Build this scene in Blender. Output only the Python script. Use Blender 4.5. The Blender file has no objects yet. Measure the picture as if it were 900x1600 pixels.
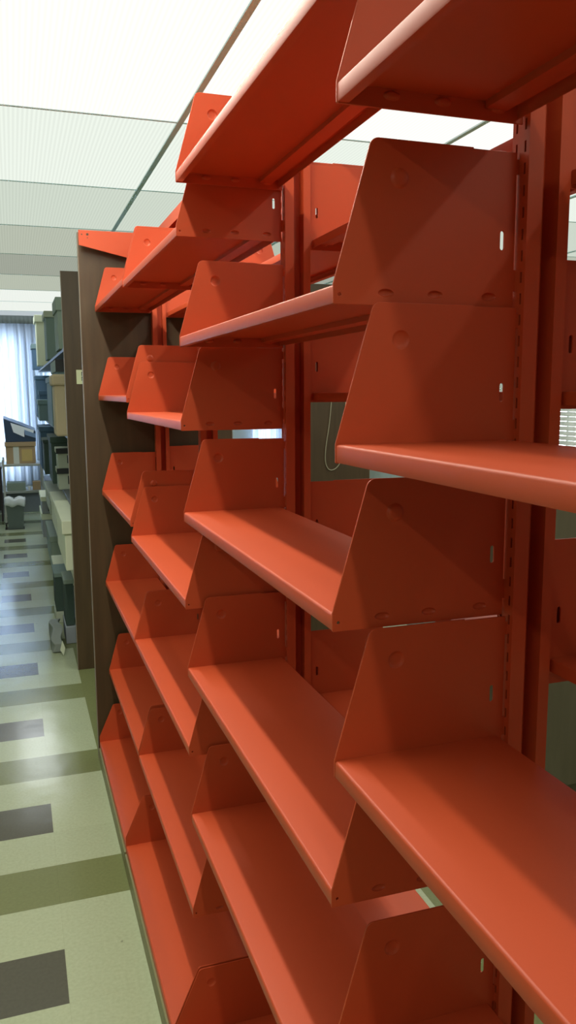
import bpy, bmesh, math, random
from mathutils import Vector, Matrix
random.seed(7)
scene = bpy.context.scene
COL = scene.collection

# ------------------------------------------------------------------ materials
def new_mat(name):
    m = bpy.data.materials.new(name); m.use_nodes = True
    nt = m.node_tree
    return m, nt, nt.nodes['Principled BSDF']

def lerp_node(nt, fac, a, b):
    n = nt.nodes.new('ShaderNodeMix'); n.data_type = 'RGBA'
    nt.links.new(fac, n.inputs['Factor'])
    for v, i in ((a, 'A'), (b, 'B')):
        if isinstance(v, (tuple, list)): n.inputs[i].default_value = (*v, 1)
        else: nt.links.new(v, n.inputs[i])
    return n.outputs['Result']

def paint(name, c, rough=.4, spec=.5, var=.12, scale=6, bump=0.0, metal=0.0, bscale=400, coat=0.0):
    m, nt, p = new_mat(name)
    tc = nt.nodes.new('ShaderNodeTexCoord')
    nz = nt.nodes.new('ShaderNodeTexNoise'); nz.inputs['Scale'].default_value = scale
    nz.inputs['Detail'].default_value = 5
    nt.links.new(tc.outputs['Object'], nz.inputs['Vector'])
    out = lerp_node(nt, nz.outputs['Fac'], tuple(v*(1-var) for v in c), tuple(min(1, v*(1+var)) for v in c))
    nt.links.new(out, p.inputs['Base Color'])
    p.inputs['Roughness'].default_value = rough
    p.inputs['Specular IOR Level'].default_value = spec
    p.inputs['Metallic'].default_value = metal
    p.inputs['Coat Weight'].default_value = coat
    if bump:
        n2 = nt.nodes.new('ShaderNodeTexNoise'); n2.inputs['Scale'].default_value = bscale
        nt.links.new(tc.outputs['Object'], n2.inputs['Vector'])
        b = nt.nodes.new('ShaderNodeBump'); b.inputs['Strength'].default_value = bump
        b.inputs['Distance'].default_value = .002
        nt.links.new(n2.outputs['Fac'], b.inputs['Height']); nt.links.new(b.outputs['Normal'], p.inputs['Normal'])
    return m

def wood(name, a, b, rough=.35):
    m, nt, p = new_mat(name)
    tc = nt.nodes.new('ShaderNodeTexCoord'); mp = nt.nodes.new('ShaderNodeMapping')
    mp.inputs['Scale'].default_value = (14, 14, 1.4)
    nt.links.new(tc.outputs['Object'], mp.inputs['Vector'])
    nz = nt.nodes.new('ShaderNodeTexNoise'); nz.inputs['Scale'].default_value = 2.2; nz.inputs['Detail'].default_value = 8
    nt.links.new(mp.outputs['Vector'], nz.inputs['Vector'])
    nt.links.new(lerp_node(nt, nz.outputs['Fac'], a, b), p.inputs['Base Color'])
    p.inputs['Roughness'].default_value = rough
    return m

RED = paint('red_enamel', (.50, .069, .020), rough=.46, spec=.38, var=.06, scale=3, bump=.05, bscale=900)
BROWN = wood('dark_walnut', (.036, .020, .007), (.088, .052, .021), .5)
EDGE = paint('pale_edge_band', (.22, .18, .13), .5)
KICK = paint('olive_vinyl', (.20, .19, .085), .5)
GRIDM = paint('grid_bar_enamel', (.58, .80, .80), .5)
WALL = paint('wall_paint', (.42, .47, .40), .8)
WALLB = paint('wall_paint_blue', (.40, .46, .48), .8)
CEILM = paint('ceiling_plaster', (.6, .6, .55), .9)
GREYM = paint('grey_metal', (.28, .31, .28), .45)
DARK = paint('black_enamel', (.018, .02, .022), .45)
STEEL = paint('steel', (.5, .52, .5), .35, metal=.7)

def floor_mat():
    m, nt, p = new_mat('vinyl_tile'); N = nt.nodes; L = nt.links
    tc = N.new('ShaderNodeTexCoord'); s = N.new('ShaderNodeSeparateXYZ'); L.new(tc.outputs['Object'], s.inputs[0])
    T = .2345
    def mth(op, a, b=None):
        n = N.new('ShaderNodeMath'); n.operation = op
        for i, v in enumerate((a, b)):
            if v is None: continue
            if isinstance(v, (int, float)): n.inputs[i].default_value = v
            else: L.new(v, n.inputs[i])
        return n.outputs[0]
    def cell(o, off):
        t = mth('DIVIDE', mth('SUBTRACT', o, off), T)
        return mth('FLOOR', mth('FLOORED_MODULO', t, 4.0)), mth('FRACT', t), mth('FLOOR', t)
    cu, fu, iu = cell(s.outputs[0], .298); cv, fv, iv = cell(s.outputs[1], 2.589)
    eq = lambda a, v: mth('COMPARE', a, v)
    def cmpr(a, v):
        n = N.new('ShaderNodeMath'); n.operation = 'COMPARE'; L.new(a, n.inputs[0]); n.inputs[1].default_value = v; n.inputs[2].default_value = .1
        return n.outputs[0]
    olive = mth('MAXIMUM', cmpr(cu, 0), cmpr(cv, 0))
    dark = mth('MULTIPLY', cmpr(cu, 2), cmpr(cv, 2))
    c = lerp_node(nt, olive, (.40, .445, .29), (.175, .195, .080))
    c = lerp_node(nt, dark, c, (.085, .080, .056))
    # each tile differs a little
    wn = N.new('ShaderNodeTexWhiteNoise'); wn.noise_dimensions = '2D'
    cb = N.new('ShaderNodeCombineXYZ'); L.new(iu, cb.inputs[0]); L.new(iv, cb.inputs[1]); L.new(cb.outputs[0], wn.inputs['Vector'])
    sp = N.new('ShaderNodeTexNoise'); sp.inputs['Scale'].default_value = 90; sp.inputs['Detail'].default_value = 4
    L.new(tc.outputs['Object'], sp.inputs['Vector'])
    bri = mth('ADD', mth('MULTIPLY', wn.outputs['Value'], .07), mth('MULTIPLY', sp.outputs['Fac'], .34))
    bri = mth('ADD', bri, .79)
    seam = mth('MAXIMUM', mth('MAXIMUM', mth('LESS_THAN', fu, .006), mth('LESS_THAN', fv, .006)), 0)
    bri = mth('MULTIPLY', bri, mth('SUBTRACT', 1.0, mth('MULTIPLY', seam, .10)))
    # sparse scuffs
    sc = N.new('ShaderNodeTexNoise'); sc.inputs['Scale'].default_value = 28; sc.inputs['Detail'].default_value = 2
    L.new(tc.outputs['Object'], sc.inputs['Vector'])
    scf = mth('GREATER_THAN', sc.outputs['Fac'], .765)
    bri = mth('MULTIPLY', bri, mth('SUBTRACT', 1.0, mth('MULTIPLY', scf, .35)))
    vm = N.new('ShaderNodeVectorMath'); vm.operation = 'SCALE'; L.new(c, vm.inputs[0]); L.new(bri, vm.inputs['Scale'])
    L.new(vm.outputs[0], p.inputs['Base Color'])
    p.inputs['Roughness'].default_value = .17; p.inputs['Specular IOR Level'].default_value = .42
    n2 = N.new('ShaderNodeTexNoise'); n2.inputs['Scale'].default_value = 5; L.new(tc.outputs['Object'], n2.inputs['Vector'])
    b = N.new('ShaderNodeBump'); b.inputs['Strength'].default_value = .25; b.inputs['Distance'].default_value = .006
    L.new(n2.outputs['Fac'], b.inputs['Height']); L.new(b.outputs[0], p.inputs['Normal'])
    return m
FLOORM = floor_mat()

def lamp_mat(name, col, strength):
    m = bpy.data.materials.new(name); m.use_nodes = True; nt = m.node_tree; N = nt.nodes; L = nt.links
    N.clear()
    out = N.new('ShaderNodeOutputMaterial'); e = N.new('ShaderNodeEmission'); L.new(e.outputs[0], out.inputs[0])
    tc = N.new('ShaderNodeTexCoord'); w = N.new('ShaderNodeTexWave'); w.wave_type = 'BANDS'; w.bands_direction = 'X'
    w.inputs['Scale'].default_value = 18; w.inputs['Distortion'].default_value = 0
    L.new(tc.outputs['Object'], w.inputs['Vector'])
    nz = N.new('ShaderNodeTexNoise'); nz.inputs['Scale'].default_value = 1.6; nz.inputs['Detail'].default_value = 0
    g = N.new('ShaderNodeTexCoord'); L.new(g.outputs['Object'], nz.inputs['Vector'])
    c = lerp_node(nt, w.outputs['Fac'], tuple(v*.90 for v in col), col)
    L.new(c, e.inputs['Color'])
    e.inputs['Strength'].default_value = strength
    return m

# ------------------------------------------------------------------ mesh helpers
def add_box(bm, x0, x1, y0, y1, z0, z1):
    vs = [bm.verts.new((x, y, z)) for x in (x0, x1) for y in (y0, y1) for z in (z0, z1)]
    for f in ((0,1,3,2), (4,6,7,5), (0,4,5,1), (2,3,7,6), (0,2,6,4), (1,5,7,3)):
        bm.faces.new([vs[i] for i in f])
    return vs

def obj(name, bm, mats, parent=None, loc=None, smooth=False, bevel=0, seg=2):
    bmesh.ops.recalc_face_normals(bm, faces=bm.faces[:])
    me = bpy.data.meshes.new(name); bm.to_mesh(me); bm.free()
    for m in (mats if isinstance(mats, (list, tuple)) else [mats]): me.materials.append(m)
    o = bpy.data.objects.new(name, me); COL.objects.link(o)
    if parent: o.parent = parent
    if loc: o.location = loc
    if smooth:
        for p in me.polygons: p.use_smooth = True
    if bevel:
        md = o.modifiers.new('bevel', 'BEVEL'); md.width = bevel; md.segments = seg; md.limit_method = 'ANGLE'
    return o

def boxes(name, L, mat, parent=None, bevel=0, loc=None):
    bm = bmesh.new()
    for b in L: add_box(bm, *b)
    return obj(name, bm, mat, parent, loc, bevel=bevel)

def thing(name, label, cat, loc=(0,0,0), group=None, rz=0):
    o = bpy.data.objects.new(name, None); COL.objects.link(o); o.location = loc; o.rotation_euler = (0,0,rz)
    o.empty_display_size = .05
    tag(o, label, cat, group); return o
def tag(o, label, cat, group=None):
    o['label'] = label; o['category'] = cat
    if group: o['group'] = group
    return o
def struct(name, L, mat, bevel=0):
    o = boxes(name, L, mat, bevel=bevel); o['kind'] = 'structure'; return o
def dup(root, loc, rz=0, label=None, group=None):
    r = root.copy(); COL.objects.link(r); r.location = loc; r.rotation_euler = (0,0,rz)
    if label: r['label'] = label
    if group: r['group'] = group
    for ch in list(root.children):
        c = ch.copy(); COL.objects.link(c); c.parent = r
        for g in list(ch.children):
            d = g.copy(); COL.objects.link(d); d.parent = c
    return r

def ribbon(bm, pts, t, y0, y1):
    """folded sheet: open polyline (x,z) given thickness t, drawn along y"""
    n = len(pts); off = []
    for i in range(n):
        d = Vector((0,0))
        if i: d += (Vector(pts[i])-Vector(pts[i-1])).normalized()
        if i < n-1: d += (Vector(pts[i+1])-Vector(pts[i])).normalized()
        d.normalize(); nn = Vector((-d.y, d.x))
        k = 1.0
        if 0 < i < n-1:
            a = (Vector(pts[i])-Vector(pts[i-1])).normalized(); k = 1/max(.4, abs(nn.dot(Vector((-a.y, a.x)))))
        off.append((Vector(pts[i])+nn*t/2*k, Vector(pts[i])-nn*t/2*k))
    rings = []
    for y in (y0, y1):
        rings.append(([bm.verts.new((a.x, y, a.y)) for a, b in off], [bm.verts.new((b.x, y, b.y)) for a, b in off]))
    for i in range(n-1):
        for s in (0, 1):
            bm.faces.new([rings[0][s][i], rings[0][s][i+1], rings[1][s][i+1], rings[1][s][i]])
        for r in (0, 1):
            bm.faces.new([rings[r][0][i], rings[r][0][i+1], rings[r][1][i+1], rings[r][1][i]])
    for i in (0, n-1):
        bm.faces.new([rings[0][0][i], rings[0][1][i], rings[1][1][i], rings[1][0][i]])

def fillet(p0, p1, p2, r, n=5):
    a = (Vector(p0)-Vector(p1)).normalized(); b = (Vector(p2)-Vector(p1)).normalized()
    ang = a.angle(b); d = r/math.tan(ang/2)
    s = Vector(p1)+a*d; e = Vector(p1)+b*d; c = Vector(p1)+(a+b).normalized()*(r/math.sin(ang/2))
    out = []
    a0 = math.atan2(s.y-c.y, s.x-c.x); a1 = math.atan2(e.y-c.y, e.x-c.x)
    da = (a1-a0+math.pi) % (2*math.pi)-math.pi
    for i in range(n+1):
        t = a0+da*i/n; out.append((c.x+r*math.cos(t), c.y+r*math.sin(t)))
    return out

def oval(cx, cz, rx, rz, n=20):
    return [(cx+rx*math.cos(2*math.pi*i/n), cz+rz*math.sin(2*math.pi*i/n)) for i in range(n)]
def stadium(cx, cz, w, h, n=6):
    r = w/2; s = h/2-r
    return [(cx+r*math.cos(math.pi*i/n), cz+s+r*math.sin(math.pi*i/n)) for i in range(n+1)] + \
           [(cx+r*math.cos(math.pi+math.pi*i/n), cz-s+r*math.sin(math.pi+math.pi*i/n)) for i in range(n+1)]

def sheet(outline, holes, half, bev, dents=(), side=1):
    """flat steel sheet in the xz plane, thickness along y, with real holes and pressed dents; returns a mesh"""
    cu = bpy.data.curves.new('sheet', 'CURVE'); cu.dimensions = '2D'; cu.fill_mode = 'BOTH'
    cu.extrude = half; cu.bevel_depth = bev; cu.bevel_resolution = 1
    for loop in [outline]+list(holes)+[oval(*d[:4]) for d in dents]:
        sp = cu.splines.new('POLY'); sp.points.add(len(loop)-1); sp.use_cyclic_u = True
        for p, (x, z) in zip(sp.points, loop): p.co = (x, z, 0, 1)
    ob = bpy.data.objects.new('sheet', cu); COL.objects.link(ob)
    dg = bpy.context.evaluated_depsgraph_get(); me = bpy.data.meshes.new_from_object(ob.evaluated_get(dg))
    bm = bmesh.new(); bm.from_mesh(me)
    for v in bm.verts: v.co = Vector((v.co.x, -v.co.z, v.co.y))
    bpy.data.objects.remove(ob); bpy.data.curves.remove(cu); bpy.data.meshes.remove(me)
    T = half+bev
    for cx, cz, rx, rz, depth in dents:
        for s in (-1, 1):
            rings = []
            for k, q in enumerate((1.06, .96, .84, .66, .40, 0)):
                dd = side*depth*(0, .12, .55, .88, 1, 1)[k]
                y = s*T*.96+dd
                if q == 0: rings.append([bm.verts.new((cx, y, cz))]); continue
                rings.append([bm.verts.new((cx+rx*q*math.cos(2*math.pi*i/20), y, cz+rz*q*math.sin(2*math.pi*i/20))) for i in range(20)])
            for a, b in zip(rings, rings[1:]):
                for i in range(20):
                    j = (i+1) % 20
                    if len(b) == 1: bm.faces.new([a[i], a[j], b[0]])
                    else: bm.faces.new([a[i], a[j], b[j], b[i]])
    return bm

def smooth_angle(o, deg=40):
    me = o.data
    for p in me.polygons: p.use_smooth = True
    me.set_sharp_from_angle(angle=math.radians(deg))

# ------------------------------------------------------------------ the steel shelving range
W = .914
U = [.8836+(k-1)*W for k in range(0, 5)]         # post lines, nearest first
XF, XB = .3556, .657                              # front line of the aisle side, back face of the posts
HALF = W/2-.0045

D = .2385
def bracket_outline():
    pts = [(0, 0), (0, .022), (.047, .185), (.178, .185), (.1785, .1835), (D, .1835), (D, 0)]
    o = [(.001, 0)] + [(0, .001), (0, .022)] + fillet((0, .022), (.047, .185), (.178, .185), .011) + pts[3:]
    hook = [(D, .1835), (D, .176), (D+.013, .176), (D+.013, .158), (D+.008, .152), (D+.006, .160), (D, .160),
            (D, .046), (D+.006, .046), (D+.008, .038), (D+.013, .036), (D+.013, .022), (D, .022), (D, 0)]
    return o[:-2]+hook
DENTS = [(.082, .143, .0115, .0115, .0030), (.066, .0135, .0105, .0052, -.0036), (.131, .0135, .0105, .0052, -.0036), (.205, .0135, .0105, .0052, -.0036)]
HOLES = [stadium(.2215, .081, .0068, .024), oval(.0075, .0105, .0027, .0027, 10)]

def base_outline():
    return [(0, 0), (0, .026)] + fillet((0, .026), (.066, .185), (.29, .185), .011) + [(.29, .185), (.29, 0)]

def make_shelf():
    t = thing('cantilever_shelf', 'x', 'shelf')
    bm = bmesh.new()
    path = [(.014, .0018), (.0012, .0012), (.0008, .0025), (.0008, .0182), (.0013, .0196), (.0024, .0206), (.004, .0210),
            (.228, .0210), (.2306, .0204), (.2312, .019), (.2312, .004)]
    ribbon(bm, path, .0014, -(HALF-.0016), HALF-.0016)
    # stiffening channel under the rear of the board
    ribbon(bm, [(.186, .0203), (.186, .012), (.214, .012), (.214, .0203)], .0012, -(HALF-.004), HALF-.004)
    b = obj('shelf_board', bm, RED, t); smooth_angle(b, 35)
    for s in (-1, 1):
        bm = sheet(bracket_outline(), HOLES, .0007, .0007, DENTS, side=s)
        o = obj('end_bracket', bm, RED, t, (0, s*HALF, 0)); smooth_angle(o, 35)
    return t
def make_base():
    t = thing('base_shelf', 'x', 'shelf')
    bm = bmesh.new()
    path = [(.02, .066), (.0012, .066), (.0008, .0675), (.0008, .0912), (.0013, .0926), (.0024, .0936), (.004, .094),
            (.287, .094), (.289, .093), (.289, .07)]
    ribbon(bm, path, .0014, -(HALF-.0016), HALF-.0016)
    b = obj('shelf_board', bm, RED, t); smooth_angle(b, 35)
    k = boxes('toe_strip', [(-.006, .010, -(HALF-.001), HALF-.001, 0, .066)], KICK, t, bevel=.002); k['label'] = 'olive vinyl toe strip'
    for s in (-1, 1):
        bm = sheet([(x, z+.083) for x, z in base_outline()][:1]+[(0, 0.003), (0, .12)]+[(x, z+.083) for x, z in base_outline()][2:-1]+[(.29, 0.003)],
                   [stadium(.27, .17, .0068, .024)], .0007, .0007, [(.095, .226, .0115, .0115, .0028)], side=s)
        o = obj('end_bracket', bm, RED, t, (0, s*HALF, 0)); smooth_angle(o, 35)
    return t

shelf0 = make_shelf(); base0 = make_base(); used = {'s': False, 'b': False}
BAY = {1: 'nearest bay', 2: 'second bay from the camera', 3: 'third bay from the camera', 4: 'farthest bay by the brown panel'}
def place(kind, bay, z, side, label, group):
    x = XF if side == 'a' else XB-(.5970-XF)*-1
    yc = U[bay]-W/2
    if kind == 'b': x = .300 if side == 'a' else .954
    loc = (x, yc, z); rz = 0 if side == 'a' else math.pi
    src = shelf0 if kind == 's' else base0
    if not used[kind]:
        used[kind] = True; src.location = loc; src.rotation_euler = (0, 0, rz); src['label'] = label; src['group'] = group; return src
    return dup(src, loc, rz, label, group)
LV = ['topmost', 'second down', 'third down', 'fourth down', 'lowest hanging']
AIS = {1: [1.998, 1.600, 1.208, .813, .44], 2: [2.129, 1.7835, 1.393, 1.026, .661],
       3: [2.020, 1.599, 1.186, .825, .405], 4: [2.029, 1.653, 1.238, .825, .413]}
LOOK = {(1,1): 'red shelf seen from below at the upper right corner, topmost of nearest bay',
        (1,2): 'red shelf at eye level in the nearest bay, its lip running off right',
        (1,3): 'wide red shelf seen from above at lower right, third down in nearest bay',
        (1,4): 'red shelf at the bottom right, under the wide lower right shelf',
        (2,1): 'pale-lipped red shelf seen from below, topmost of the second bay',
        (2,2): 'red shelf just above eye level in the second bay, second down',
        (2,3): 'red shelf seen from above behind the eye-level shelf, third down in second bay',
        (4,1): 'small red shelf highest against the brown panel in the farthest bay'}
for bay, zs in AIS.items():
    for i, z in enumerate(zs):
        lab = LOOK.get((bay, i+1), 'red aisle shelf, %s in the %s' % (LV[i], BAY[bay]))
        place('s', bay, z, 'a', lab, 'empty red shelves facing the aisle')
    place('b', bay, 0, 'a', 'red base shelf facing the aisle in the %s' % BAY[bay], 'red base shelves along the aisle')
OTH = {1: [1.930, 1.660, 1.305, .870, .420], 2: [2.004, 1.660, 1.288, .921, .420],
       3: [2.013, 1.660, 1.262, .860, .420], 4: [2.013, 1.660, 1.262, .860, .420]}
for bay, zs in OTH.items():
    for i, z in enumerate(zs):
        place('s', bay, z, 'o', 'red shelf behind the posts, %s in the %s' % (LV[i], BAY[bay]), 'red shelves on the rear side of the posts')
    place('b', bay, 0, 'o', 'red base shelf behind the posts in the %s' % BAY[bay], 'red base shelves on the rear side')

# slotted uprights
def make_post():
    t = thing('upright_post', 'x', 'post')
    H = 2.36; hw = .0175; th = .002
    def face(x0, x1):
        L = [(x0, x1, -hw, -.0108, .0, H), (x0, x1, -.0072, .0072, 0, H), (x0, x1, .0108, hw, 0, H)]
        pitch = .0254; sl = .013; n = int(H/pitch)
        for s in (-1, 1):
            y0, y1 = sorted((s*.0072, s*.0108))
            z = 0
            for k in range(n):
                L.append((x0, x1, y0, y1, z, k*pitch+.010)); z = k*pitch+.010+sl
            L.append((x0, x1, y0, y1, z, H))
        return L
    fr = face(.597, .599) + [(.599, .618, -hw, -hw+th, 0, H), (.599, .618, hw-th, hw, 0, H), (.616, .618, -hw+th, hw-th, 0, H), (.5990, .6165, -.0012, .0012, 0, H)]
    boxes('front_channel', [(a-.627, b-.627, c, d, e, f) for a, b, c, d, e, f in fr], RED, t)
    rr = face(.655, .657) + [(.641, .655, -hw, -hw+th, 0, H), (.641, .655, hw-th, hw, 0, H), (.641, .643, -hw+th, hw-th, 0, H), (.6425, .6550, -.0012, .0012, 0, H)]
    boxes('rear_channel', [(a-.627, b-.627, c, d, e, f) for a, b, c, d, e, f in rr], RED, t)
    boxes('web', [(-.0090, .0140, .0125, .0145, 0, H)], RED, t)
    return t
post0 = make_post()
PL = ['slotted red steel post at the near end of the nearest bay', 'slotted red steel post at the right, between the nearest and second bays',
      'slotted red steel post in the middle, between the second and third bays', 'slotted red steel post between the third and farthest bays, mostly hidden by brackets',
      'slotted red steel post standing against the brown end panel']
for k in range(5):
    if k == 0: post0.location = (.627, U[0], 0); post0['label'] = PL[0]; post0['group'] = 'slotted uprights of the red shelving'
    else: dup(post0, (.627, U[k], 0), 0, PL[k])
# top tie channels
t0 = None
for bay in (1, 2, 3, 4):
    lab = 'red steel channel tying the post tops over the %s' % BAY[bay]
    yc = U[bay]-W/2
    if t0 is None:
        bm = bmesh.new(); ribbon(bm, [(.0, 0), (.0, .042), (.038, .042), (.038, 0)], .002, -W/2+.0176, W/2-.0176)
        t0 = obj('tie_channel', bm, RED, None, (.608, yc, 2.316)); tag(t0, lab, 'channel', 'tie channels along the top')
    else:
        c = t0.copy(); COL.objects.link(c); c.location = (.608, yc, 2.316); c['label'] = lab
# canopy brackets at the far end
ol = [(0, 0), (0, .060)] + [(.300, .060), (.300, -.068), (.195, -.042)]
bm = sheet(ol, [oval(.013, .043, .004, .004, 10), oval(.036, .044, .006, .006, 12), oval(.036, .030, .003, .003, 8)], .0008, .0006)
cb = obj('canopy_bracket', bm, RED, None, (.297, 3.600, 2.298)); tag(cb, 'tapered red canopy bracket at the top of the brown end panel on the aisle side', 'bracket')
bm = sheet([(-x, z) for x, z in ol], [oval(-.036, .044, .006, .006, 12)], .0008, .0006)
cb = obj('canopy_bracket', bm, RED, None, (.957, 3.600, 2.298)); tag(cb, 'tapered red canopy bracket at the top of the brown end panel on the rear side', 'bracket')

# end panels
def end_panel(x0, x1, y0, H, label, g='dark wooden end panels'):
    t = thing('end_panel', label, 'panel', ((x0+x1)/2, y0, 0), g)
    w = (x1-x0)/2
    boxes('board', [(-w+.003, w-.003, 0, .025, 0, H)], BROWN, t, bevel=.0015)
    for s in (-1, 1):
        e = boxes('edge_band', [(min(s*w, s*(w-.003)), max(s*w, s*(w-.003)), -.0005, .0255, 0, H)], EDGE, t); e['label'] = 'thin pale edge band'
    return t
end_panel(.294, .960, 3.646, 2.358, 'tall dark brown wooden panel closing the end of the red shelving')
end_panel(.296, .962, 4.940, 2.379, 'tall dark brown panel behind the first one, end of the box-filled range')
end_panel(1.690, 2.245, 4.940, 2.363, 'brown panel with a cord in the next row, seen through the red shelves')
# label card on the second panel
t = thing('label_card', 'small pale label card taped high on the second brown panel', 'label', (.400, 4.9392, 1.779))
boxes('card', [(-.038, .045, -.001, .0, -.041, .041)], paint('card_paper', (.62, .64, .40), .8), t)
for zz in (.012, -.016):
    cu = bpy.data.curves.new('lettering', 'FONT'); cu.body = 'M'; cu.size = .034; cu.extrude = .0003
    o = bpy.data.objects.new('lettering', cu); COL.objects.link(o)
    dg = bpy.context.evaluated_depsgraph_get(); me = bpy.data.meshes.new_from_object(o.evaluated_get(dg)); bpy.data.objects.remove(o)
    me.materials.append(DARK); o = bpy.data.objects.new('lettering', me); COL.objects.link(o); o.parent = t
    o.location = (-.012, -.0015, zz-.006); o.rotation_euler = (math.pi/2, 0, 0)

def tube(name, pts, r, mat, parent=None, cyclic=False):
    cu = bpy.data.curves.new(name, 'CURVE'); cu.dimensions = '3D'; cu.bevel_depth = r; cu.bevel_resolution = 2; cu.use_fill_caps = True
    sp = cu.splines.new('NURBS'); sp.points.add(len(pts)-1); sp.order_u = 3; sp.use_endpoint_u = True
    for p, q in zip(sp.points, pts): p.co = (*q, 1)
    o = bpy.data.objects.new(name, cu); COL.objects.link(o)
    dg = bpy.context.evaluated_depsgraph_get(); me = bpy.data.meshes.new_from_object(o.evaluated_get(dg)); bpy.data.objects.remove(o)
    me.materials.clear(); me.materials.append(mat)
    for p in me.polygons: p.use_smooth = True
    o = bpy.data.objects.new(name, me); COL.objects.link(o)
    if parent: o.parent = parent
    return o
c = tube('hanging_cord', [(1.965, 4.935, 1.62), (1.955, 4.934, 1.49), (1.925, 4.933, 1.33), (1.92, 4.933, 1.22), (1.955, 4.933, 1.165), (2.02, 4.934, 1.195), (2.06, 4.935, 1.30), (2.065, 4.935, 1.62)], .0035, paint('cord_vinyl', (.30, .27, .18), .5))
tag(c, 'thin pale cord hanging in a loop on the brown panel of the next row', 'cord')

# ------------------------------------------------------------------ room shell
ZC = 2.77; X0, X1, Y0, Y1 = -3.2, 5.5, -3.6, 12.2
struct('floor', [(X0-.2, X1+.2, Y0-.2, Y1+.2, -.05, 0)], FLOORM)
struct('ceiling', [(X0-.2, X1+.2, Y0-.2, Y1+.2, ZC+.02, ZC+.1)], CEILM)
struct('wall_left', [(X0-.15, X0, Y0, Y1, 0, ZC+.02)], WALL)
WX = (5.0, 7.2, 6.4, 8.2)
struct('wall_right', [(X1, X1+.15, Y0, 5.9, 0, ZC+.02), (X1, X1+.15, 8.4, Y1, 0, ZC+.02), (X1, X1+.15, 5.9, 8.4, 0, 1.0), (X1, X1+.15, 5.9, 8.4, 2.3, ZC+.02)], WALL)
struct('wall_front', [(X0, X1, Y0-.15, Y0, 0, ZC+.02)], WALL)
wins = [(-2.4, .15), (.46, 1.7), (3.50, 3.95)]
segs = []; px = X0
for a, b in wins:
    segs.append((px, a, Y1, Y1+.15, 0, ZC+.02)); segs += [(a, b, Y1, Y1+.15, 0, .42), (a, b, Y1, Y1+.15, 2.60, ZC+.02)]; px = b
segs.append((px, X1, Y1, Y1+.15, 0, ZC+.02))
struct('wall_back', segs, WALLB)
for i, (a, b) in enumerate(wins):
    L = [(a, a+.04, Y1+.02, Y1+.10, .42, 2.6), (b-.04, b, Y1+.02, Y1+.10, .42, 2.6), (a+.04, b-.04, Y1+.02, Y1+.10, .42, .46), (a+.04, b-.04, Y1+.02, Y1+.10, 2.56, 2.6)]
    n = max(1, int((b-a)/.9))
    for k in range(1, n): x = a+(b-a)*k/n; L.append((x-.02, x+.02, Y1+.02, Y1+.10, .46, 2.56))
    struct('window_%d' % (i+1), L, GREYM)
struct('window_4', [(X1+.02, X1+.1, 5.9, 5.95, 1.0, 2.3), (X1+.02, X1+.1, 8.35, 8.4, 1.0, 2.3), (X1+.02, X1+.1, 7.13, 7.17, 1.05, 2.25), (X1+.02, X1+.1, 5.95, 8.35, 1.0, 1.05), (X1+.02, X1+.1, 5.95, 8.35, 2.25, 2.3)], GREYM)

# curtains
def curtain_mat(name, col, tr):
    m, nt, p = new_mat(name); N = nt.nodes; L = nt.links
    p.inputs['Base Color'].default_value = (*col, 1); p.inputs['Roughness'].default_value = .9
    tl = N.new('ShaderNodeBsdfTranslucent'); tl.inputs['Color'].default_value = (*col, 1)
    mx = N.new('ShaderNodeMixShader'); mx.inputs[0].default_value = tr
    L.new(p.outputs[0], mx.inputs[1]); L.new(tl.outputs[0], mx.inputs[2]); L.new(mx.outputs[0], N['Material Output'].inputs[0])
    return m
CURT = curtain_mat('sheer_curtain', (.72, .78, .86), .6)
HEAD = paint('curtain_header', (.30, .34, .33), .9)
def curtain(x0, x1, label, y=12.06):
    t = thing('curtain', label, 'curtain', ((x0+x1)/2, y, 0), 'pleated curtains at the far windows')
    w = (x1-x0)/2; n = int((x1-x0)/.008)
    bm = bmesh.new(); rows = []
    zs = [.40, 1.0, 1.7, 2.3, 2.66]
    ph = random.random()*6
    for z in zs:
        r = []
        for i in range(n+1):
            x = -w+2*w*i/n
            a = .030*math.sin(x*62+ph+.5*math.sin(x*9+z*.3))+.012*math.sin(x*137+z*.4)
            r.append(bm.verts.new((x, a*(1 if z < 2.5 else .6), z)))
        rows.append(r)
    for a, b in zip(rows, rows[1:]):
        for i in range(n): bm.faces.new([a[i], a[i+1], b[i+1], b[i]])
    o = obj('drape', bm, CURT, t, smooth=True)
    md = o.modifiers.new('thick', 'SOLIDIFY'); md.thickness = .0015
    bm = bmesh.new(); rows = []
    for z in (2.645, 2.745):
        rows.append([bm.verts.new((-w+2*w*i/n, -.035+.008*math.sin(i*.9), z)) for i in range(n+1)])
    for i in range(n): bm.faces.new([rows[0][i], rows[0][i+1], rows[1][i+1], rows[1][i]])
    h = obj('pleated_header', bm, HEAD, t, smooth=True); h['label'] = 'grey pleated header'
    md = h.modifiers.new('thick', 'SOLIDIFY'); md.thickness = .01
    boxes('rail', [(-w, w, .0, .03, 2.735, 2.755)], GREYM, t)
    return t
curtain(-2.5, .395, 'long pale pleated curtain glowing with daylight at the far end of the aisle')
curtain(.425, 1.80, 'pale curtain right of the glowing one, seen in slivers between the stacked boxes')
curtain(3.46, 4.0, 'pale curtain at the window glimpsed through the middle of the red shelves')

bl = thing('window_blind', 'pale blind added to dim the right window, glimpsed between red shelves at the right edge', 'blind', (X1-.03, 7.15, 0))  # blind added to keep the window behind it from blowing out
boxes('slats', [(-.002, .002, -1.22, 1.22, 1.02+.05*k, 1.065+.05*k) for k in range(25)], curtain_mat('blind_vinyl', (.55, .54, .48), .35), bl)
boxes('head_rail', [(-.02, .02, -1.23, 1.23, 2.275, 2.32)], GREYM, bl)

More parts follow.
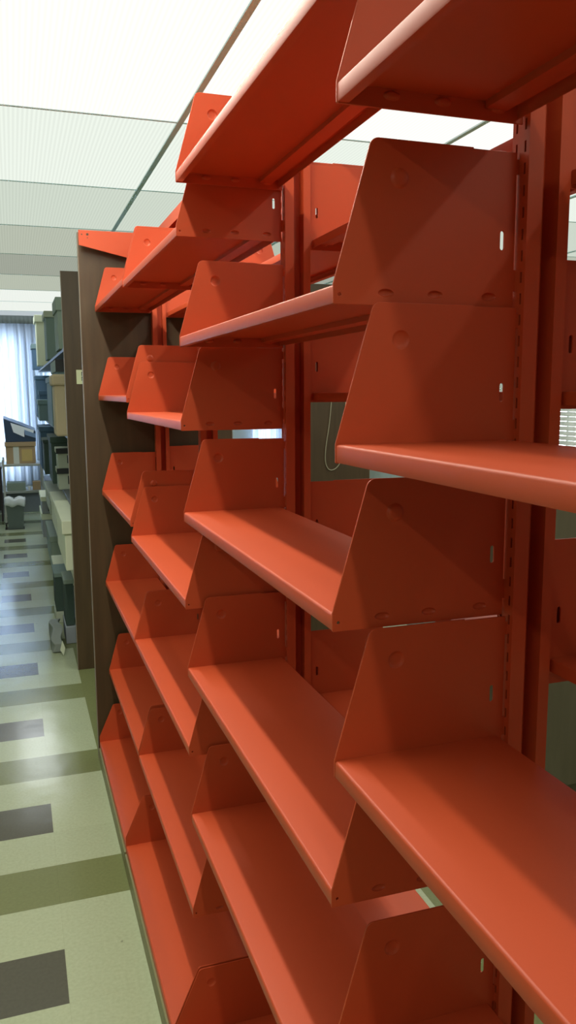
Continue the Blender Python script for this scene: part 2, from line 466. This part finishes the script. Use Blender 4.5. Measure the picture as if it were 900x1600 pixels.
# ceiling grid and luminous panels
PX, PY, GX, GY = 1.18, 1.155, .703, 3.435
xs = [GX+PX*k for k in range(-3, 5)]; ys = [GY+PY*k for k in range(-6, 8)]
xs = [x for x in xs if X0 < x < X1]; ys = [y for y in ys if Y0 < y < Y1]
n = 1
for x in xs: struct('trim_%d' % n, [(x-.0115, x+.0115, Y0, Y1, ZC-.006, ZC+.018)], GRIDM); n += 1
for y in ys:
    xx = [X0]+xs+[X1]
    struct('trim_%d' % n, [(a+.0115, b-.0115, y-.005, y+.005, ZC-.003, ZC+.018) for a, b in zip(xx, xx[1:])], GRIDM); n += 1
colr = (1, 1.0, .86)
LM = {'hot': lamp_mat('lit_diffuser', (1, 1, .92), 1.12), 'a': lamp_mat('diffuser_bright', (.93, 1, .90), .95), 'b': lamp_mat('diffuser_mid', (.90, 1, .86), .72),
      'c': lamp_mat('diffuser_soft', (.92, 1, .82), .54), 'd': lamp_mat('diffuser_dim', (.93, 1, .83), .40), 'e': lamp_mat('diffuser_far', (.95, 1, .93), .95),
      'f': lamp_mat('diffuser_farthest', (.84, .95, 1), .62)}
rowmat = {0: 'a', 1: 'b', 2: 'c', 3: 'd', 4: 'c', 5: 'e', 6: 'e', 7: 'f'}
rowname = {0: 'first', 1: 'second', 2: 'third', 3: 'fourth', 4: 'fifth', 5: 'sixth', 6: 'seventh', 7: 'eighth'}
colname = {0: 'over the aisle', 1: 'over the red shelving', 2: 'just right of the red shelving', 3: 'second column right of the shelving', 4: 'along the right wall', -1: 'left of the aisle'}
look = {'hot': 'blazing white', 'a': 'bright pale', 'b': 'pale greenish', 'c': 'soft grey-green', 'd': 'dim grey-green', 'e': 'bright far', 'f': 'bluish far'}
protos = {}
xx = [X0]+xs+[X1]; yy = [Y0]+ys+[Y1]
ci0 = [i for i, a in enumerate(xx) if abs(a-(GX-PX)) < .01][0]; ri0 = [i for i, a in enumerate(yy) if abs(a-GY) < .01][0]
for i, (xa, xb) in enumerate(zip(xx, xx[1:])):
    for j, (ya, yb) in enumerate(zip(yy, yy[1:])):
        r = j-ri0; cidx = i-ci0
        if r < -5 or cidx < -1 or cidx > 4: continue
        k = ('hot' if r >= -2 else 'c') if r < 0 else rowmat[min(r, 7)]
        key = (round(xb-xa, 3), round(yb-ya, 3), k)
        if key not in protos:
            w, d = (xb-xa)/2-.0117, (yb-ya)/2-.0055
            o = boxes('light_panel', [(-w, w, -d, d, 0, .006)], LM[k]); protos[key] = o
        else:
            o = protos[key].copy(); COL.objects.link(o)
        o.location = ((xa+xb)/2, (ya+yb)/2, ZC)
        where = colname[cidx]
        if r >= 0: lab = '%s light panel %s, %s past the blazing rows' % (look[k], where, rowname[min(r, 7)])
        else: lab = '%s light panel %s, %s' % (look[k], where, {-1: 'farther blazing row', -2: 'nearer blazing row', -3: 'row above the camera', -4: 'row behind the camera', -5: 'last row behind the camera'}[r])
        tag(o, lab, 'ceiling light', 'ribbed ceiling light panels')

def area(name, loc, sx, sy, power, color, rot=(0, 0, 0)):
    l = bpy.data.lights.new(name, 'AREA'); l.shape = 'RECTANGLE'; l.size = sx; l.size_y = sy; l.energy = power; l.color = color
    o = bpy.data.objects.new(name, l); COL.objects.link(o); o.location = loc; o.rotation_euler = rot
    return o
TY0, TY1 = 1.0, 3.36
for x, pw in ((.113, 33), (.113-PX, 9), (.113-2*PX, 7), (.113+PX, 16), (.113+2*PX, 12), (.113+3*PX, 8)):
    area('tube_or_fill_light', (x, (TY0+TY1)/2, ZC-.008), .035, TY1-TY0, pw, (1, .98, .82))
for x, pw in ((.113, 14), (.113-PX, 11), (.113+PX, 7)):  # added fill behind the camera, brightens bracket faces turned this way
    area('tube_or_fill_light', (x, -1.2, ZC-.008), .06, 2.2, pw, (1, .98, .82))
for x, pw in ((.113, 15), (.113+2*PX, 12)):
    area('tube_or_fill_light', (x, 10.0, ZC-.008), .5, 1.8, pw, (.9, .97, 1))

# ------------------------------------------------------------------ second range beyond the cross aisle, filled with boxes
RACKM = paint('rack_enamel_shaded', (.07, .08, .085), .5)  # shelf colour darkened, shadow along the shelf edges painted in
rk = thing('storage_rack', 'grey-beige storage rack loaded with boxes behind the second brown panel', 'rack', (.49, 4.97, 0))
RL = [.12, .60, .94, 1.40, 1.985]
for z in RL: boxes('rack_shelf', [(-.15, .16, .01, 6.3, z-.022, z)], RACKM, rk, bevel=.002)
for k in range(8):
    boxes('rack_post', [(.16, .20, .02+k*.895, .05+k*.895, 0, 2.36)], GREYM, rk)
def mbox(name, c, rough=.8): return paint(name, c, rough, .2, .08, 4)
CM = {'grey': mbox('box_greygreen', (.25, .31, .26)), 'dgrey': mbox('box_green_dark', (.19, .26, .24)), 'cream': mbox('box_cream', (.66, .70, .54)),
      'white': mbox('box_offwhite', (.72, .76, .58)), 'tan': mbox('box_tan', (.50, .42, .28)), 'blue': mbox('box_blue', (.085, .15, .24)),
      'bgrey': mbox('box_bluegrey', (.17, .25, .27)), 'dgreen': mbox('box_darkgreen', (.055, .085, .072)), 'stone': mbox('box_stone', (.42, .46, .37)),
      'card': mbox('cardboard', (.40, .29, .17)), 'lav': mbox('box_lavender', (.30, .33, .36))}
def box(x0, x1, y0, y1, z0, z1, c, label, lid=.05, lidc=None, cat='box', strap=False, over=.010, name='storage_box', bev=.004, group='boxes on the storage rack'):
    t = thing(name, label, cat, ((x0+x1)/2, (y0+y1)/2, z0), group); w, d, h = (x1-x0)/2, (y1-y0)/2, z1-z0
    boxes('body', [(-w+over, w-over, -d+over, d-over, 0, h-lid+.004 if lid else h)], CM[c], t, bevel=bev)
    if lid: boxes('lid', [(-w, w, -d, d, h-lid, h)], CM[lidc or c], t, bevel=bev)
    if strap:
        s = boxes('strap', [(-w-.002, w+.002, -d-.002, -d+.004, h-lid, h+.002)] if lid else [], DARK, t)
        s = boxes('handle_slot', [(-.01, .01, -d+over-.0015, -d+over+.002, h*.25, h*.65)], DARK, t)
    return t
e = .001
box(.31, .60, 5.85, 6.30, 1.985+e, 2.335, 'grey', 'tall grey-green box on the rack top, nearest of the top row', .09)
box(.30, .60, 7.58, 8.05, 1.985+e, 2.405, 'dgrey', 'dark grey-green box with paler lid, second of the top row', .055, 'stone', over=.014)
box(.265, .56, 9.25, 9.65, 1.985+e, 2.52, 'cream', 'tall cream box with overhanging lid, third of the top row', .075, over=.016)
box(.255, .56, 10.75, 11.15, 1.985+e, 2.30, 'blue', 'dark blue box farthest along the rack top', .06, 'bgrey')
box(.305, .60, 6.08, 6.90, 1.40+e, 1.925, 'bgrey', 'bluish grey box with a dark strap, behind the tan box', .085, 'grey', strap=True)
box(.31, .60, 7.30, 8.20, 1.40+e, 1.83, 'bgrey', 'long blue-grey box beyond the strapped one on the second rack level', .05)
box(.25, .56, 8.9, 9.4, 1.40+e, 1.62, 'bgrey', 'small blue-grey box low on the second rack level towards the window', .05)
box(.27, .56, 10.3, 10.8, 1.40+e, 1.90, 'blue', 'tall dark blue box near the window on the second rack level', .05)
box(.285, .56, 9.75, 9.98, 1.40+e, 1.72, 'blue', 'narrow dark blue box between two others on the second rack level', .05)
t = box(.248, .55, 5.58, 5.90, 1.40+e, 1.81, 'tan', 'tan box with rounded bottom sticking out beside the second brown panel', .075, over=.016, bev=.014)
box(.245, .58, 7.80, 8.30, .94+e, 1.262, 'dgreen', 'dark green box between the large green one and the navy box', .03)
box(.275, .58, 6.95, 7.60, .94+e, 1.330, 'dgreen', 'large dark green box added to fill the shaded gap behind the two beige cartons', .05)  # added dark box, stands in for shadow under the shelf above
box(.235, .56, 8.40, 9.10, .94+e, 1.36, 'blue', 'navy box added to fill the shaded gap beyond the two dark green ones', .05)  # also added, its dark colour carries the gap's shadow
box(.26, .58, 9.2, 9.6, .94+e, 1.25, 'dgreen', 'dark green box past the navy one, towards the window, on the middle rack level', .03)
box(.300, .48, 6.50, 6.78, .94+e, 1.105, 'stone', 'small beige carton at the bottom of a stack of two', .04, strap=True)
box(.300, .48, 6.50, 6.78, 1.107, 1.262, 'stone', 'small beige carton on top of a stack of two', .04, strap=True)
box(.244, .55, 5.04, 6.05, .60+e, .916, 'white', 'big off-white storage box with deep lid jutting out past the second brown panel', .085, over=.016, bev=.006)
box(.262, .55, 6.35, 7.20, .60+e, .85, 'cream', 'flat cream box behind the big off-white one', .06)
box(.262, .55, 7.5, 8.6, .60+e, .80, 'stone', 'flat stone-grey box third along the lower rack level', .05)
t = box(.235, .50, 9.15, 9.85, .12+e, .385, 'lav', 'grey file box at the bottom of the far stack', .07, 'cream')
t = box(.235, .50, 9.10, 9.75, .387, .576, 'lav', 'pale file box with a dark label on top of the far stack', .05, 'cream')
boxes('dark_label', [(-.06, .05, -.327, -.324, .03, .12)], DARK, t)
box(.245, .50, 6.70, 7.10, .12+e, .31, 'cream', 'small pale box low on the rack above the dark floor boxes', .03)
box(.250, .50, 7.4, 8.4, .12+e, .42, 'grey', 'grey box on the lowest rack level behind the small pale one', .05)
box(.222, .33, 6.05, 6.40, .0+e, .085, 'stone', 'flat stone-coloured box lying on the floor at the rack foot', .0, over=.0, group='boxes at the rack foot')
box(.222, .33, 6.05, 6.40, .087, .375, 'dgreen', 'upright dark green box standing out at the rack foot', .03, 'dgrey', over=.006, group='boxes at the rack foot')
box(.262, .33, 5.52, 5.82, .12, .44, 'dgreen', 'dark bluish green box with pale rim near the second panel foot', .03, 'grey', over=.006, group='boxes at the rack foot')
box(.262, .33, 5.50, 5.84, .0+e, .118, 'lav', 'low grey carton under the dark bluish green box', .0, over=.0, group='boxes at the rack foot')
# slumped grey bag with a paper tag
bm = bmesh.new(); add_box(bm, -.045, .02, -.30, .20, 0, .11)
bmesh.ops.subdivide_edges(bm, edges=bm.edges[:], cuts=5, use_grid_fill=True)
for v in bm.verts:
    k = v.co.z/.11
    v.co.x += .02*math.sin(v.co.y*21+v.co.z*30)*k + .01*k
    v.co.z *= .80+.25*math.sin(v.co.y*7+1.3)
    v.co.z = max(v.co.z, 0)
t = thing('grey_bag', 'slumped grey bag on the floor by the second brown panel', 'bag', (.205, 5.62, .001))
o = obj('sack', bm, mbox('bag_cloth', (.25, .28, .26)), t, smooth=True); md = o.modifiers.new('s', 'SUBSURF'); md.levels = 1; md.render_levels = 2
g = bmesh.new(); vs = [g.verts.new(p) for p in ((.020, -.36, .10), (.036, -.365, .05), (.024, -.37, .0), (.004, -.365, .04))]; g.faces.new(vs)
o = obj('paper_tag', g, CM['cream'], t); md = o.modifiers.new('s', 'SOLIDIFY'); md.thickness = .002; o['label'] = 'small pale paper tag'

# ------------------------------------------------------------------ far end of the aisle
cart = thing('utility_cart', 'light metal cart in front of the far curtain carrying a cardboard box', 'cart', (.08, 11.05, 0))
for z in (.80, .455): boxes('cart_shelf', [(-.235, .235, -.24, .24, z-.03, z)], STEEL if z > .7 else GREYM, cart, bevel=.004)
for sx in (-1, 1):
    for sy in (-1, 1):
        boxes('leg', [(sx*.235-.012, sx*.235+.012, sy*.24-.012, sy*.24+.012, .06, .86)], STEEL, cart)
        w = bmesh.new(); bmesh.ops.create_cone(w, cap_ends=True, segments=16, radius1=.03, radius2=.03, depth=.02, matrix=Matrix.Translation((sx*.235, sy*.24, .0301)) @ Matrix.Rotation(math.pi/2, 4, 'Y'))
        obj('caster', w, DARK, cart)
cb = box(-.125, .255, 10.86, 11.2, .802, 1.075, 'card', 'brown cardboard box on the cart with a white label and tan tape', .055, over=.01, name='cardboard_box', group=None)
boxes('paper_label', [(-.09, -.02, -.163, -.160, .0, .215)], paint('label_paper', (.62, .64, .58), .8), cb)['label'] = 'white paper label'
boxes('packing_tape', [(.01, .14, -.163, -.160, .03, .18)], paint('tape', (.52, .38, .14), .4), cb)['label'] = 'tan packing tape patch'
# dark document tray, high back at the left
bm = bmesh.new()
prof = [(-.185, 0), (-.20, .30), (.0, .22), (.185, .135), (.185, .0)]
for y in (-.13, .13): pass
va = [bm.verts.new((x, -.14, z)) for x, z in prof]; vb = [bm.verts.new((x, .14, z+.03)) if z > 0 else bm.verts.new((x, .14, z)) for x, z in prof]
bm.faces.new(va); bm.faces.new(vb[::-1])
for i in range(5): bm.faces.new([va[i], va[(i+1) % 5], vb[(i+1) % 5], vb[i]])
t = thing('document_tray', 'dark blue wedge-shaped tray with papers leaning on the cardboard box', 'tray', (.075, 11.02, 1.077))
obj('tray_body', bm, paint('navy_plastic', (.025, .05, .10), .35), t, bevel=.006)
def quad(name, pts, mat, parent, th=.003):
    g = bmesh.new(); g.faces.new([g.verts.new(p) for p in pts]); o = obj(name, g, mat, parent)
    md = o.modifiers.new('s', 'SOLIDIFY'); md.thickness = th; md.offset = 0; return o
PAPER = paint('paper', (.80, .84, .88), .8, var=.03)
quad('loose_papers', [(-.115, -.146, .245), (.165, -.146, .145), (.155, -.146, .10), (.045, -.146, .135), (.045, -.146, .06), (-.085, -.146, .125)], PAPER, t)['label'] = 'white papers'
quad('blue_folder', [(.045, -.150, .155), (.185, -.150, .10), (.185, -.150, .045), (.055, -.150, .09)], paint('folder', (.20, .30, .48), .5), t)['label'] = 'light blue folder'
box(-.125, .105, 10.86, 11.1, .456, .555, 'grey', 'flat grey box on the lower shelf of the cart', .0, over=0, name='flat_box', group=None)
box(.19, .29, 10.86, 11.0, .456, .565, 'card', 'small orange-brown carton on the lower shelf of the cart', .0, over=0, name='small_carton', group=None)
for i, (x, r, c, nm, lb) in enumerate([(-.10, .018, DARK, 'black_jar', 'black jar under the cart shelf row at left'), (.14, .02, PAPER, 'white_cup', 'white cup between the flat box and small carton on the cart')]):
    if i == 0: continue
    g = bmesh.new(); bmesh.ops.create_cone(g, cap_ends=True, segments=20, radius1=r*.8, radius2=r, depth=.05, matrix=Matrix.Translation((0, 0, .025)))
    tag(obj(nm, g, c, None, (x+.008, 10.88, .456), smooth=False), lb, 'cup')
# heater cover along the far wall
h = thing('heater_cover', 'grey metal baseboard heater cover under the far curtain', 'heater', (-.4, 12.02, 0))
boxes('cabinet', [(-2.0, 1.2, -.13, -.03, .03, .30)], paint('heater_enamel', (.16, .19, .21), .5), h, bevel=.004)
boxes('top_grille', [(-2.0, 1.2, -.16, -.03, .302, .325)], GREYM, h, bevel=.003)
# desk at the left
dk = thing('desk', 'dark desk at the far left edge with papers on it', 'desk', (-.62, 11.62, 0))
boxes('desktop', [(-.55, .44, -.35, .17, .70, .73)], paint('desk_dark', (.03, .022, .025), .4), dk, bevel=.003)
boxes('side_panel', [(-.54, -.515, -.33, .15, 0, .70), (.405, .43, -.33, .15, 0, .70)], paint('desk_side', (.03, .022, .028), .45), dk)
boxes('back_panel', [(-.515, .405, -.32, -.30, .15, .70)], DARK, dk)
p = quad('paper_stack', [(-.30, -.10, 0), (.18, -.12, 0), (.20, .12, 0), (-.28, .14, 0)], PAPER, None, .05)
p.location = (-.37, 11.50, .757); tag(p, 'white paper stack on the dark desk at the far left', 'paper')
# waste basket
def taper(bm, w0, d0, w1, d1, z0, z1, t=None):
    a = [bm.verts.new((sx*w0, sy*d0, z0)) for sx, sy in ((-1,-1), (1,-1), (1,1), (-1,1))]
    b = [bm.verts.new((sx*w1, sy*d1, z1)) for sx, sy in ((-1,-1), (1,-1), (1,1), (-1,1))]
    bm.faces.new(a)
    for i in range(4): bm.faces.new([a[i], a[(i+1) % 4], b[(i+1) % 4], b[i]])
    return b
wb = thing('waste_basket', 'grey waste basket with a white liner standing by the desk', 'bin', (-.038, 10.68, 0))
bm = bmesh.new(); taper(bm, .088, .075, .112, .10, .001, .37)
o = obj('bin_body', bm, paint('bin_plastic', (.13, .17, .16), .45), wb); md = o.modifiers.new('s', 'SOLIDIFY'); md.thickness = .004
md = o.modifiers.new('b', 'BEVEL'); md.width = .012; md.segments = 3
LIN = paint('liner', (.75, .80, .85), .35)
bm = bmesh.new(); N_ = 48; rings = []
for k, (q, z) in enumerate([(.80, .30), (.95, .365), (1.05, .385), (1.12, .37), (1.13, .33), (1.12, .295)]):
    r = []
    for i in range(N_):
        a = 2*math.pi*i/N_; ca, sa = math.cos(a), math.sin(a); m = max(abs(ca), abs(sa))**.8
        wob = 1+.03*math.sin(i*.9+k*.6)+.015*math.sin(i*2.1)
        r.append(bm.verts.new((.112*q*ca/m*wob, .10*q*sa/m*wob, z+.012*math.sin(i*.8+k*.5)+(.03*math.exp(-((i-30)/5)**2) if k in (1, 2) else 0))))
    rings.append(r)
for a, b in zip(rings, rings[1:]):
    for i in range(N_): bm.faces.new([a[i], a[(i+1) % N_], b[(i+1) % N_], b[i]])
o = obj('liner', bm, LIN, wb, smooth=True); o['label'] = 'white plastic liner'; md = o.modifiers.new('s', 'SOLIDIFY'); md.thickness = .002

# ------------------------------------------------------------------ next aisle, seen through the shelves
cb = thing('wooden_cabinet', 'dull olive-brown cabinet in the next aisle, glimpsed at the right edge between shelves', 'cabinet', (2.35, 2.62, 0))
OB = wood('olive_wood', (.075, .062, .036), (.12, .10, .062), .5)
boxes('carcass', [(-.45, .45, .02, .48, 0, 1.27), (-.47, .47, .0, .50, 1.27, 1.30)], OB, cb, bevel=.003)
for s in (-1, 1):
    d_ = boxes('door', [(min(s*.01, s*.435), max(s*.01, s*.435), .0, .018, .06, 1.255)], OB, cb, bevel=.003)
    boxes('handle', [(s*.04-.006, s*.04+.006, -.02, -.0005, .60, .72)], GREYM, d_)

# ------------------------------------------------------------------ daylight
w = bpy.data.worlds.new('daylight'); scene.world = w; w.use_nodes = True
bg = w.node_tree.nodes['Background']; bg.inputs['Color'].default_value = (.80, .90, 1, 1); bg.inputs['Strength'].default_value = 11.0

# ------------------------------------------------------------------ camera
f, yw, pt, rl, h = 1262.124, .3251, .1469, -.0056, 1.6823
cy, sy = math.cos(yw), math.sin(yw)
F = Vector((sy*math.cos(pt), cy*math.cos(pt), -math.sin(pt))); R = Vector((cy, -sy, 0)); Uv = R.cross(F)
R2 = R*math.cos(rl)+Uv*math.sin(rl); U2 = -R*math.sin(rl)+Uv*math.cos(rl)
cam = bpy.data.cameras.new('camera'); cam.sensor_fit = 'VERTICAL'; cam.sensor_height = 36; cam.lens = f/1600*36; cam.clip_start = .02
co = bpy.data.objects.new('camera', cam); COL.objects.link(co)
M = Matrix((R2, U2, -F)).transposed().to_4x4(); M.translation = (0, 0, h); co.matrix_world = M
scene.camera = co
vs = scene.view_settings; vs.view_transform = 'Standard'; vs.look = 'None'; vs.gamma = 1; vs.use_curve_mapping = False
vs.exposure = 0.0
